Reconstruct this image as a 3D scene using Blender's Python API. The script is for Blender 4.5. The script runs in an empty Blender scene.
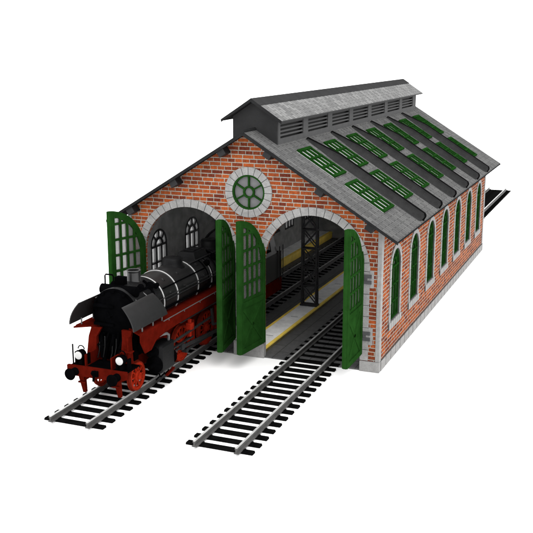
import bpy, bmesh, math, random
from mathutils import Vector, Matrix
from mathutils.geometry import tessellate_polygon
R = math.radians
PI = math.pi
random.seed(7)
S = bpy.context.scene
COL = S.collection

# ------------------------------------------------------------------ camera, light, exposure
cd = bpy.data.cameras.new("camera"); cam = bpy.data.objects.new("camera", cd); COL.objects.link(cam)
cam.location = (14.8005, -34.7649, 12.8247)
cam.rotation_euler = (R(90 - 13.266), 0, R(21.95))
cd.sensor_width = 36; cd.lens = 62.864; cd.clip_start = 0.5; cd.clip_end = 3000
S.camera = cam
w = bpy.data.worlds.new("World"); S.world = w; w.use_nodes = True
bg = w.node_tree.nodes["Background"]; bg.inputs[0].default_value = (1, 1, 1, 1); bg.inputs[1].default_value = 2.5
sd = bpy.data.lights.new("key_sun", 'SUN'); sd.energy = 1.3; sd.angle = R(30); sd.color = (1, .985, .96)
sun = bpy.data.objects.new("key_sun", sd); COL.objects.link(sun)
SAZ, SEL = R(38), R(50)          # azimuth to the right of the gable's outward normal, elevation
sdir = Vector((math.sin(SAZ) * math.cos(SEL), -math.cos(SAZ) * math.cos(SEL), math.sin(SEL)))
sun.rotation_euler = sdir.to_track_quat('Z', 'Y').to_euler()
S.view_settings.view_transform = 'Standard'; S.view_settings.look = 'None'
S.view_settings.exposure = 0; S.view_settings.gamma = 1; S.view_settings.use_curve_mapping = False
S.cycles.max_bounces = 8; S.cycles.transparent_max_bounces = 16

# ------------------------------------------------------------------ materials
class NT:
    def __init__(s, name):
        s.m = bpy.data.materials.new(name); s.m.use_nodes = True
        s.t = s.m.node_tree; s.b = s.t.nodes["Principled BSDF"]
    def n(s, typ, **kw):
        x = s.t.nodes.new(typ)
        for k, v in kw.items():
            if k.startswith('i_'): x.inputs[k[2:].replace('_', ' ')].default_value = v
            else: setattr(x, k, v)
        return x
    def l(s, a, b): s.t.links.new(a, b)
    def coord(s, kind='Object'):
        return s.n('ShaderNodeTexCoord').outputs[kind]
    def noise(s, co, scale, detail=4, rough=.6):
        x = s.n('ShaderNodeTexNoise'); x.inputs['Scale'].default_value = scale
        x.inputs['Detail'].default_value = detail; x.inputs['Roughness'].default_value = rough
        s.l(co, x.inputs['Vector']); return x.outputs['Fac']
    def ramp(s, fac, stops):
        x = s.n('ShaderNodeValToRGB'); e = x.color_ramp.elements
        while len(e) < len(stops): e.new(.5)
        for q, (p, c) in zip(e, stops): q.position = p; q.color = (c, c, c, 1) if not isinstance(c, tuple) else (*c, 1)
        s.l(fac, x.inputs[0]); return x.outputs[0]
    def mix(s, fac, a, b, mode='MIX'):
        x = s.n('ShaderNodeMix', data_type='RGBA', blend_type=mode)
        for i, v in ((0, fac), (6, a), (7, b)):
            if hasattr(v, 'links'): s.l(v, x.inputs[i])
            elif isinstance(v, tuple): x.inputs[i].default_value = (*v, 1)
            else: x.inputs[i].default_value = v
        return x.outputs[2]
    def bump(s, h, strength=.3, dist=.02):
        x = s.n('ShaderNodeBump'); x.inputs['Strength'].default_value = strength; x.inputs['Distance'].default_value = dist
        s.l(h, x.inputs['Height']); s.l(x.outputs[0], s.b.inputs['Normal'])

def paint(name, col, rough=.5, metal=0, var=.25, scale=3, spec=.25, grain=.15, rvar=.1):
    t = NT(name); co = t.coord()
    n = t.noise(co, scale); n2 = t.noise(co, scale * 14, 2)
    lo = tuple(c * (1 - var) for c in col); hi = tuple(min(1, c * (1 + var)) for c in col)
    c = t.ramp(n, [(.3, lo), (.7, hi)])
    c = t.mix(grain, c, t.ramp(n2, [(.35, .25), (.7, 1.0)]), 'OVERLAY')
    t.l(c, t.b.inputs['Base Color'])
    t.l(t.ramp(n2, [(.3, max(.05, rough - rvar)), (.7, min(1, rough + rvar))]), t.b.inputs['Roughness'])
    t.b.inputs['Metallic'].default_value = metal
    t.b.inputs['Specular IOR Level'].default_value = spec
    return t.m

def brick_mat():
    t = NT('brick'); uv = t.coord('UV')
    bt = t.n('ShaderNodeTexBrick')
    sx = t.n('ShaderNodeSeparateXYZ'); t.l(uv, sx.inputs[0])
    def mth(op, a, b=None):
        x = t.n('ShaderNodeMath', operation=op)
        for i, q in enumerate((a, b)):
            if q is None: continue
            if hasattr(q, 'links'): t.l(q, x.inputs[i])
            else: x.inputs[i].default_value = q
        return x.outputs[0]
    row = mth('FLOOR', mth('DIVIDE', sx.outputs[1], .168))             # courses of stretchers and of headers, each shifted at random
    wn = t.n('ShaderNodeTexWhiteNoise', noise_dimensions='1D'); t.l(row, wn.inputs['W'])
    par = mth('MULTIPLY_ADD', mth('FLOORED_MODULO', row, 2), .55); par.node.inputs[2].default_value = 1
    u = mth('MULTIPLY', mth('ADD', sx.outputs[0], mth('MULTIPLY', wn.outputs['Value'], 4)), par)
    cb = t.n('ShaderNodeCombineXYZ'); t.l(u, cb.inputs[0]); t.l(sx.outputs[1], cb.inputs[1]); t.l(cb.outputs[0], bt.inputs['Vector'])
    bt.inputs['Scale'].default_value = 1; bt.inputs['Brick Width'].default_value = .50; bt.inputs['Row Height'].default_value = .168; bt.offset = 0
    bt.inputs['Mortar Size'].default_value = .021; bt.inputs['Mortar Smooth'].default_value = .3; bt.inputs['Bias'].default_value = .0
    bt.inputs['Color1'].default_value = (.235, .054, .0145, 1); bt.inputs['Color2'].default_value = (.080, .017, .010, 1)
    bt.inputs['Mortar'].default_value = (.215, .215, .19, 1)
    n = t.noise(uv, 9, 5, .7); n2 = t.noise(uv, 45, 3); n3 = t.noise(uv, 1.3, 3)
    c = t.mix(.55, bt.outputs['Color'], t.ramp(n, [(.3, (.22, .24, .28)), (.5, (.5, .5, .5)), (.70, (.84, .74, .60))]), 'OVERLAY')
    c = t.mix(.3, c, t.ramp(n2, [(.3, .3), (.7, .75)]), 'OVERLAY')
    c = t.mix(.2, c, t.ramp(n3, [(.3, .3), (.7, .75)]), 'OVERLAY')
    t.l(c, t.b.inputs['Base Color']); t.b.inputs['Roughness'].default_value = .9; t.b.inputs['Specular IOR Level'].default_value = 0
    n4 = t.noise(uv, 22, 4, .7); n5 = t.noise(uv, 2.6, 2)
    c = t.mix(t.ramp(n4, [(.56, 0.0), (.74, .40)]), c, (.25, .23, .19))          # mortar smears and lime bloom
    c = t.mix(t.ramp(n5, [(.58, 0.0), (.80, .30)]), c, (.045, .030, .025))        # sooty patches
    t.l(c, t.b.inputs['Base Color'])
    inv = t.n('ShaderNodeMath', operation='SUBTRACT'); inv.inputs[0].default_value = 1; t.l(bt.outputs['Fac'], inv.inputs[1])
    ad = t.n('ShaderNodeMath', operation='MULTIPLY_ADD'); t.l(n2, ad.inputs[0]); ad.inputs[1].default_value = .35; t.l(inv.outputs[0], ad.inputs[2])
    t.bump(ad.outputs[0], .5, .015)
    return t.m

def slate_mat(name, lo, hi, bw, rh, swap):
    t = NT(name); uv = t.coord('UV')
    v = uv
    if swap:
        mp = t.n('ShaderNodeMapping'); mp.inputs['Rotation'].default_value = (0, 0, PI / 2); t.l(uv, mp.inputs['Vector']); v = mp.outputs[0]
    bt = t.n('ShaderNodeTexBrick'); t.l(v, bt.inputs['Vector'])
    bt.inputs['Scale'].default_value = 1; bt.inputs['Brick Width'].default_value = bw; bt.inputs['Row Height'].default_value = rh
    bt.inputs['Mortar Size'].default_value = .013; bt.inputs['Mortar Smooth'].default_value = .5; bt.inputs['Bias'].default_value = 0
    bt.inputs['Color1'].default_value = (lo, lo, lo * 1.0, 1); bt.inputs['Color2'].default_value = (hi, hi, hi * .99, 1)
    k = lo * .42; bt.inputs['Mortar'].default_value = (k, k, k, 1)
    mp2 = t.n('ShaderNodeMapping'); t.l(v, mp2.inputs['Vector']); mp2.inputs['Scale'].default_value = (1, 5, 1)
    n = t.noise(mp2.outputs[0], 5, 5, .7); n2 = t.noise(uv, 30, 3)
    c = t.mix(.6, bt.outputs['Color'], t.ramp(n, [(.3, .28), (.7, .72)]), 'OVERLAY')
    c = t.mix(.35, c, t.ramp(n2, [(.3, .3), (.7, .72)]), 'OVERLAY')
    t.l(c, t.b.inputs['Base Color']); t.b.inputs['Roughness'].default_value = .9; t.b.inputs['Specular IOR Level'].default_value = 0
    inv = t.n('ShaderNodeMath', operation='SUBTRACT'); inv.inputs[0].default_value = 1; t.l(bt.outputs['Fac'], inv.inputs[1])
    ad = t.n('ShaderNodeMath', operation='MULTIPLY_ADD'); t.l(n, ad.inputs[0]); ad.inputs[1].default_value = .4; t.l(inv.outputs[0], ad.inputs[2])
    t.bump(ad.outputs[0], .4, .012)
    return t.m

def frosted(name, col, through, tl):
    """dull model glass: part clear, part milky"""
    t = NT(name); co = t.coord(); n = t.noise(co, 6, 4)
    c = t.ramp(n, [(.3, tuple(x * .85 for x in col)), (.7, col)])
    d = t.b; t.l(c, d.inputs['Base Color']); d.inputs['Roughness'].default_value = .4; d.inputs['Specular IOR Level'].default_value = .3
    tr = t.n('ShaderNodeBsdfTranslucent'); t.l(c, tr.inputs['Color'])
    mx = t.n('ShaderNodeMixShader'); mx.inputs[0].default_value = tl
    t.l(d.outputs[0], mx.inputs[1]); t.l(tr.outputs[0], mx.inputs[2])
    tp = t.n('ShaderNodeBsdfTransparent'); tp.inputs['Color'].default_value = (.8, .8, .8, 1)
    m2 = t.n('ShaderNodeMixShader'); m2.inputs[0].default_value = through
    t.l(mx.outputs[0], m2.inputs[1]); t.l(tp.outputs[0], m2.inputs[2])
    t.l(m2.outputs[0], t.t.nodes['Material Output'].inputs['Surface'])
    return t.m

M = {}
M['brick'] = brick_mat()
M['stone'] = paint('stone', (.178, .176, .173), .85, 0, .16, 5, .3, .35)
M['joint'] = paint('stone_joint', (.045, .045, .045), .95, 0, .2, 5, .2)
M['plaster'] = paint('inner_plaster', (.23, .23, .23), .9, 0, .25, 2, .2)
M['slate'] = slate_mat('roof_slate', .064, .096, .50, .235, True)
M['lantern_slate'] = slate_mat('lantern_slate', .105, .165, .42, .28, True)
M['grey_paint'] = paint('grey_paint', (.020, .020, .0205), .7, 0, .12, 2, .05)
M['flash'] = paint('flashing_paint', (.026, .026, .0265), .8, 0, .12, 2, 0)
M['louvre_grey'] = paint('louvre_grey', (.038, .038, .0385), .7, 0, .12, 3, .1)
M['dark_metal'] = paint('dark_metal', (.0045, .0045, .005), .6, 0, .25, 3)
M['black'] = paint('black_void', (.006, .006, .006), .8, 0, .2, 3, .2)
M['cove'] = paint('fin_shade_paint', (.021, .021, .0213), .8, 0, .2, 2, 0)  # contact shade along the fins, painted in
M['fin'] = paint('rib_paint', (.0035, .0035, .0036), .8, 0, .3, 2, 0)
M['verge'] = paint('verge_paint', (.013, .0132, .0135), .7, 0, .2, 2, 0)
M['green'] = paint('green_paint', (.0078, .031, .0056), .7, 0, .25, 2, .0, .10)
M['green2'] = paint('green_window_paint', (.0062, .029, .0048), .7, 0, .25, 2, 0, .12)
M['hinge'] = paint('hinge_iron', (.05, .05, .052), .55, .2, .2, 6)
M['iron'] = paint('lattice_iron', (.011, .011, .012), .6, 0, .25, 4)
M['pane'] = frosted('frosted_pane', (.22, .22, .225), .22, .4)
M['window_pane'] = frosted('window_pane', (.26, .26, .26), .42, .6)
M['door_pane'] = frosted('door_pane', (.16, .155, .155), .42, .5)
M['skypane'] = frosted('skylight_glass', (.86, .86, .86), .40, .5)
M['floor'] = None
M['platform'] = paint('platform_concrete', (.74, .74, .73), .85, 0, .15, 2, .3, .3)
M['yellow'] = paint('yellow_edge', (.80, .56, .09), .7, 0, .15, 3, .3, .3)
M['olive'] = paint('olive_edge_shade', (.10, .085, .04), .85)  # painted shade for the side face of the yellow platform edge
M['sleeper'] = paint('tarred_sleeper', (.0028, .0028, .0028), .95, 0, .4, 5, 0, .3)
M['rail'] = paint('rail_steel', (.045, .044, .043), .6, .2, .25, 3)
M['rail_head'] = paint('rail_head', (.32, .32, .315), .45, .2, .2, 3)
M['loco_black'] = paint('engine_black', (.0030, .0030, .0033), .5, 0, .25, 3, .08)
M['boiler'] = paint('boiler_black', (.0065, .0065, .0068), .33, 0, .2, 2, .4, .05, .02)
M['soot'] = paint('soot_black', (.0012, .0012, .0014), .85, 0, .3, 3, 0)
M['deflector'] = paint('deflector_grey', (.009, .009, .0093), .5, 0, .12, 2, .2)
M['loco_red'] = paint('engine_red', (.052, .0034, .0017), .6, 0, .25, 3, 0)
M['wheel_red'] = paint('wheel_red', (.19, .012, .0045), .7, 0, .2, 5, 0)
M['bracket_red'] = paint('bracket_red', (.16, .010, .0045), .7, 0, .2, 5, 0)
M['rod'] = paint('rod_steel', (.013, .013, .0135), .5, .1, .25, 5, .12)
M['band'] = paint('boiler_band', (.42, .42, .42), .35, .2, .1, 4)
M['pipe'] = paint('grey_pipe', (.085, .085, .085), .4, .3, .15, 5)
M['lamp'] = paint('lamp_glass', (.33, .33, .325), .3, 0, .06, 8)
M['tyre'] = paint('tyre_steel', (.11, .010, .005), .7, 0, .2, 5, 0)

def floor_mat():
    t = NT('floor_slab'); co = t.coord()
    bt = t.n('ShaderNodeTexBrick'); t.l(co, bt.inputs['Vector'])
    mp = t.n('ShaderNodeMapping'); mp.inputs['Rotation'].default_value = (0, 0, PI / 2); t.l(co, mp.inputs['Vector']); t.l(mp.outputs[0], bt.inputs['Vector'])
    bt.inputs['Scale'].default_value = 1; bt.inputs['Brick Width'].default_value = 1.7; bt.inputs['Row Height'].default_value = .52
    bt.inputs['Mortar Size'].default_value = .018; bt.inputs['Mortar Smooth'].default_value = .2
    bt.inputs['Color1'].default_value = (.065, .065, .065, 1); bt.inputs['Color2'].default_value = (.05, .05, .051, 1); bt.inputs['Mortar'].default_value = (.012, .012, .012, 1)
    c = t.mix(.5, bt.outputs['Color'], t.ramp(t.noise(co, 7, 5), [(.3, .28), (.7, .72)]), 'OVERLAY')
    t.l(c, t.b.inputs['Base Color']); t.b.inputs['Roughness'].default_value = .8
    return t.m
M['floor'] = floor_mat()
def ground_mat():
    t = NT('white_ground'); co = t.coord()
    t.l(t.ramp(t.noise(co, .8, 3), [(.3, .93), (.7, .95)]), t.b.inputs['Base Color'])
    t.b.inputs['Roughness'].default_value = 1; t.b.inputs['Specular IOR Level'].default_value = 0
    return t.m
M['ground'] = ground_mat()

# ------------------------------------------------------------------ mesh builder
def newell(ps):
    n = Vector((0, 0, 0))
    for i, a in enumerate(ps):
        b = ps[(i + 1) % len(ps)]
        n.x += (a[1] - b[1]) * (a[2] + b[2]); n.y += (a[2] - b[2]) * (a[0] + b[0]); n.z += (a[0] - b[0]) * (a[1] + b[1])
    return n.normalized() if n.length > 1e-12 else Vector((0, 0, 1))

class MB:
    def __init__(s): s.v = []; s.f = []; s.mi = []
    def face(s, idx, mi=0): s.f.append(tuple(idx)); s.mi.append(mi)
    def addv(s, ps):
        k = len(s.v); s.v += [Vector(p) for p in ps]; return k
    def hexa(s, p, mi=0):            # 8 points: bottom 4 CCW, top 4 CCW
        k = s.addv(p)
        for q in ((3, 2, 1, 0), (4, 5, 6, 7), (0, 1, 5, 4), (1, 2, 6, 5), (2, 3, 7, 6), (3, 0, 4, 7)): s.face([k + i for i in q], mi)
        return s
    def box(s, x0, x1, y0, y1, z0, z1, mi=0):
        return s.hexa([(x0, y0, z0), (x1, y0, z0), (x1, y1, z0), (x0, y1, z0), (x0, y0, z1), (x1, y0, z1), (x1, y1, z1), (x0, y1, z1)], mi)
    def bar(s, a, b, wd, ht, up=(0, 0, 1), mi=0):   # rectangular bar from a to b
        a, b = Vector(a), Vector(b); d = (b - a).normalized(); u = Vector(up)
        sd_ = d.cross(u).normalized(); u2 = sd_.cross(d)
        P = []
        for q in (a, b): P.append([q - sd_ * wd / 2 - u2 * ht / 2, q + sd_ * wd / 2 - u2 * ht / 2, q + sd_ * wd / 2 + u2 * ht / 2, q - sd_ * wd / 2 + u2 * ht / 2])
        return s.hexa([*P[0], *P[1]], mi)
    def tube(s, pts, r, n=10, caps=True, mi=0):
        pts = [Vector(p) for p in pts]; rs = r if isinstance(r, (list, tuple)) else [r] * len(pts)
        k = len(s.v); pn = None
        for i, p in enumerate(pts):
            d = (pts[min(i + 1, len(pts) - 1)] - pts[max(i - 1, 0)]).normalized()
            if pn is None:
                pn = d.orthogonal().normalized()
            pn = (pn - d * pn.dot(d)).normalized(); b = d.cross(pn)
            for j in range(n):
                a = 2 * PI * j / n; s.v.append(p + (pn * math.cos(a) + b * math.sin(a)) * rs[i])
        for i in range(len(pts) - 1):
            for j in range(n):
                j2 = (j + 1) % n; s.face((k + i * n + j, k + i * n + j2, k + (i + 1) * n + j2, k + (i + 1) * n + j), mi)
        if caps:
            s.face([k + j for j in range(n)][::-1], mi); s.face([k + (len(pts) - 1) * n + j for j in range(n)], mi)
        return s
    def lathe(s, prof, o, axis, n=32, mi=0, caps=True):      # prof: (radius, distance along axis)
        o = Vector(o); ax = Vector(axis).normalized(); u = ax.orthogonal().normalized(); v = ax.cross(u)
        k = len(s.v)
        for (r, h) in prof:
            for j in range(n):
                a = 2 * PI * j / n; s.v.append(o + ax * h + (u * math.cos(a) + v * math.sin(a)) * max(r, 1e-4))
        for i in range(len(prof) - 1):
            for j in range(n):
                j2 = (j + 1) % n; s.face((k + i * n + j, k + i * n + j2, k + (i + 1) * n + j2, k + (i + 1) * n + j), mi)
        if caps: s.face([k + j for j in range(n)][::-1], mi); s.face([k + (len(prof) - 1) * n + j for j in range(n)], mi)
        return s
    def plate(s, outer, holes, fn, d0, d1, mi=0, mback=None, mside=None):
        """flat polygon with holes in (u, v), mapped by fn(u, v, d), from depth d0 (front) to d1 (back)"""
        loops = [outer] + list(holes)
        flat = [Vector((u, v, 0)) for L_ in loops for (u, v) in L_]
        tris = tessellate_polygon([[Vector((u, v, 0)) for (u, v) in L_] for L_ in loops])
        k0 = s.addv([fn(p.x, p.y, d0) for p in flat]); k1 = s.addv([fn(p.x, p.y, d1) for p in flat])
        want = (Vector(fn(0, 0, d0)) - Vector(fn(0, 0, d1)))
        for t in tris:
            nn = newell([s.v[k0 + i] for i in t])
            t = t if nn.dot(want) > 0 else t[::-1]
            s.face([k0 + i for i in t], mi); s.face([k1 + i for i in t[::-1]], mi if mback is None else mback)
        q = 0
        for L_ in loops:
            m = len(L_)
            for i in range(m):
                a, b = q + i, q + (i + 1) % m
                s.face((k0 + a, k0 + b, k1 + b, k1 + a), mi if mside is None else mside)
            q += m
        return s
    def build(s, name, mats, parent=None, origin=(0, 0, 0), smooth=0, bevel=0, fixn=True):
        mats = mats if isinstance(mats, (list, tuple)) else [mats]
        o0 = Vector(origin)
        me = bpy.data.meshes.new(name)
        me.from_pydata([tuple(p - o0) for p in s.v], [], s.f)
        for m in mats: me.materials.append(M[m])
        for p, i in zip(me.polygons, s.mi): p.material_index = i
        me.validate(); me.update()
        if fixn:
            bm = bmesh.new(); bm.from_mesh(me); bmesh.ops.recalc_face_normals(bm, faces=bm.faces); bm.to_mesh(me); bm.free()
        uvl = me.uv_layers.new(name='UVMap')
        for p in me.polygons:
            n = p.normal
            if abs(n.z) > .95: tu, tv = Vector((1, 0, 0)), Vector((0, 1, 0))
            else:
                tu = Vector((0, 0, 1)).cross(n).normalized(); tv = n.cross(tu)
                if tu.dot(Vector((1, .7, 0))) < 0: tu = -tu
            for li in p.loop_indices:
                c = me.vertices[me.loops[li].vertex_index].co + o0
                uvl.data[li].uv = (c.dot(tu), c.dot(tv))
        if smooth:
            for p in me.polygons: p.use_smooth = True
            me.set_sharp_from_angle(angle=R(smooth))
        o = bpy.data.objects.new(name, me); COL.objects.link(o)
        if parent is not None:
            o.parent = parent; o.location = o0 - WL(parent)
        else: o.location = o0
        if bevel:
            b = o.modifiers.new('bevel', 'BEVEL'); b.width = bevel; b.segments = 2; b.limit_method = 'ANGLE'; b.angle_limit = R(35)
        return o

def WL(o):
    v = Vector((0, 0, 0))
    while o is not None: v += o.location; o = o.parent
    return v
def tag(o, label=None, cat=None, group=None, kind=None):
    for k, v in (('label', label), ('category', cat), ('group', group), ('kind', kind)):
        if v: o[k] = v
    return o
def thing(name, label, cat, loc=(0, 0, 0), group=None):
    o = bpy.data.objects.new(name, None); COL.objects.link(o); o.location = loc; o.empty_display_size = .3
    return tag(o, label, cat, group)
def thing_part(name, parent):
    o = bpy.data.objects.new(name, None); COL.objects.link(o); o.parent = parent; o.empty_display_size = .3
    return o
def copy_part(o, dloc, parent):
    c = o.copy(); COL.objects.link(c); c.parent = parent; c.location = o.location + Vector(dloc)
    for ch in o.children:
        d = ch.copy(); COL.objects.link(d); d.parent = c
    return c
def arc(cx, cz, r, a0, a1, n): return [(cx + r * math.cos(R(a0 + (a1 - a0) * i / n)), cz + r * math.sin(R(a0 + (a1 - a0) * i / n))) for i in range(n + 1)]
def circle(cx, cz, r, n=48): return arc(cx, cz, r, 0, 360, n)[:-1]
front = lambda u, v, d: (u, d, v)            # gable plane, d grows into the building
def side(x0): return lambda u, v, d: (x0 - d, u, v)     # right wall plane, d grows into the building
def sideL(x0): return lambda u, v, d: (x0 + d, u, v)

# ------------------------------------------------------------------ dimensions (metres)
W, L = 5.66, 25.28
RZ, SL = 9.553, .6185                        # ridge height and slope of the roof top surface
roofz = lambda x: RZ - SL * abs(x)
TH = .09                                     # vertical thickness of the roof sheet
A, O, SPR = 2.79, 2.094, 4.17                # arch centres, half opening, springing height
WT = .15                                     # wall thickness
NB, PITCH, Y1 = 7, 3.43, 2.36                # side bays

# ------------------------------------------------------------------ ground
g = MB(); g.addv([(-900, -900, 0), (900, -900, 0), (900, 1600, 0), (-900, 1600, 0)]); g.face((0, 1, 2, 3))
tag(g.build('ground', 'ground'), kind='structure')

# ------------------------------------------------------------------ engine shed
shed = thing('engine_shed', 'red brick two road engine shed with grey slate roof, louvred lantern and green doors', 'engine shed', (0, 0, 0))

def gable_outline(open_l, open_r, z0=0.0):
    top = lambda x: roofz(x) - TH - .01
    p = [(-W, z0)]
    if open_l: p += [(-A - O, z0)] + arc(-A, SPR, O, 180, 0, 28) + [(-A + O, z0)]
    if open_r: p += [(A - O, z0)] + arc(A, SPR, O, 180, 0, 28) + [(A + O, z0)]
    p += [(W, z0), (W, top(W)), (0, top(0)), (-W, top(W))]
    return p
ROUND = (0, 7.04)
m = MB(); m.plate(gable_outline(1, 1), [circle(*ROUND, .74)], front, 0, WT, 0, 1, 0)
m.build('front_wall', ['brick', 'plaster', 'stone'], shed)
m = MB(); m.plate(gable_outline(0, 1), [], lambda u, v, d: (u, L - d, v), 0, WT, 0, 1, 0)
m.build('rear_wall', ['brick', 'plaster', 'stone'], shed)
WW, WS, WB = .765, 3.93, 1.68                # window half width, springing, sill top
def win_outline(cy, g_=0, zb=WB): return [(cy - WW - g_, zb)] + [(cy - WW - g_, WS)] + arc(cy, WS, WW + g_, 180, 0, 20)[1:] + [(cy + WW + g_, zb)]
cys = [Y1 + PITCH * k for k in range(NB)]
zt = roofz(W) - TH - .02
for x0, fn, nm in ((W, side(W), 'side_wall'), (-W, sideL(-W), 'side_wall')):
    m = MB(); m.plate([(WT + .002, 0), (L - WT - .002, 0), (L - WT - .002, zt), (WT + .002, zt)], [win_outline(c) for c in cys], fn, 0, WT, 0, 1, 0)
    m.build(nm, ['brick', 'plaster', 'stone'], shed)
# corner returns so the side brick runs to the corner (gable wall ends carry brick through UVs)

# stone dressings -----------------------------------------------------------------
def voussoirs(mb, fn, cx, cz, r0, r1, a0, a1, n, d0, d1, gap=.022):
    for i in range(n):
        t0 = R(a0 + (a1 - a0) * i / n); t1 = R(a0 + (a1 - a0) * (i + 1) / n)
        sg = 1 if t1 > t0 else -1
        P = []
        steps = 3
        ins = [(r0, t0 + sg * gap / 2 / r0 + (t1 - t0 - sg * gap / r0) * k / steps) for k in range(steps + 1)]
        outs = [(r1, t0 + sg * gap / 2 / r1 + (t1 - t0 - sg * gap / r1) * k / steps) for k in range(steps + 1)]
        poly = [(cx + r * math.cos(t), cz + r * math.sin(t)) for r, t in ins + outs[::-1]]
        mb.plate(poly, [], fn, d0, d1)
RO = O + .33
for cx in (-A, A):
    m = MB(); voussoirs(m, front, cx, SPR, O - .004, RO, 180, 0, 21, -.05, .02)
    for sgn in (-1, 1):
        z = SPR
        zb = .46 if abs(cx + sgn * O) > 2 else .66
        n = 8; h = (z - zb) / n
        for k in range(n):
            z1 = z - h * k - .011; z0 = z - h * (k + 1) + .011
            wd = .33
            if abs(cx + sgn * O) > 2 and k in (0, 1, 5, 6): wd = .33
            xa, xb = cx + sgn * (O - .004), cx + sgn * (O + wd)
            m.box(min(xa, xb), max(xa, xb), -.05, .02, z0, z1)
    m.build('arch_surround', 'stone', shed, bevel=.006)
    m = MB(); voussoirs(m, front, cx, SPR, O + .004, RO - .01, 180, 0, 21, -.030, .015, gap=-.01)
    for sgn in (-1, 1):
        xa, xb = cx + sgn * (O + .004), cx + sgn * (O + .32)
        m.box(min(xa, xb), max(xa, xb), -.030, .015, .47, SPR)
    m.build('mortar_joint', 'joint', shed)
# hinge stones
for sx in (-1, 1):
    for z in (3.86, 1.50):
        m = MB()
        xa, xb = sx * (A + O + .332), sx * (A + O + .50)
        m.box(min(xa, xb), max(xa, xb), -.046, .1, z - .36, z + .36)
        m.build('hinge_stone', 'stone', shed, bevel=.008)
# plinths on the front
for xa, xb, h in ((-W - .05, -A - O + .004, .44), (-A + O - .004, A - O + .004, .65), (A + O - .004, W + .05, .44)):
    m = MB(); m.box(xa, xb, -.075, WT + .02, .004, h); m.build('front_plinth', 'stone', shed, bevel=.012)
# side plinths (blocks)
for sx in (-1, 1):
    m = MB(); y = WT + .03; 
    while y < L - .05:
        y2 = min(y + .80, L + .05)
        xa, xb = sx * (W - .1), sx * (W + .06)
        m.box(min(xa, xb), max(xa, xb), y + .040, y2 - .040, .004, .42); y = y2
    m.build('side_plinth', 'stone', shed, bevel=.01)
    m = MB(); xa, xb = sx * (W - .1), sx * (W + .048)
    m.box(min(xa, xb), max(xa, xb), WT + .04, L + .03, .004, .445)
    m.build('plinth_joint', 'joint', shed)
# corner strips
for sx in (-1, 1):
    for ya, yb in ((-.04, .24), (L - .24, L + .04)):
        m = MB(); xa, xb = sx * (W - .14), sx * (W + .035)
        m.box(min(xa, xb), max(xa, xb), ya, yb, .44, roofz(W) - TH - .05)
        m.build('corner_strip', 'stone', shed, bevel=.01)
# round window
rw = MB(); voussoirs(rw, front, *ROUND, .72, 1.04, 90, -270, 20, -.05, .1)
rw = rw.build('round_window', 'stone', shed, bevel=.006)
m = MB(); m.plate(circle(*ROUND, 1.03), [circle(*ROUND, .735)], front, -.03, .08); m.build('joint_ring', 'joint', rw)
m = MB()
m.plate(circle(*ROUND, .735), [circle(*ROUND, .645)], front, -.02, .12)
m.plate(circle(*ROUND, .255), [circle(*ROUND, .175)], front, 0, .085)
for k in range(6):
    a = R(90 + 60 * k); c, s_ = math.cos(a), math.sin(a)
    m.bar((ROUND[0] + c * .24, .045, ROUND[1] + s_ * .24), (ROUND[0] + c * .66, .045, ROUND[1] + s_ * .66), .10, .065, (s_, 0, -c))
m.build('window_frame', 'green', rw, smooth=40)
m = MB(); m.plate(circle(*ROUND, .70), [], front, .09, .11); m.build('pane', 'pane', rw)

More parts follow.
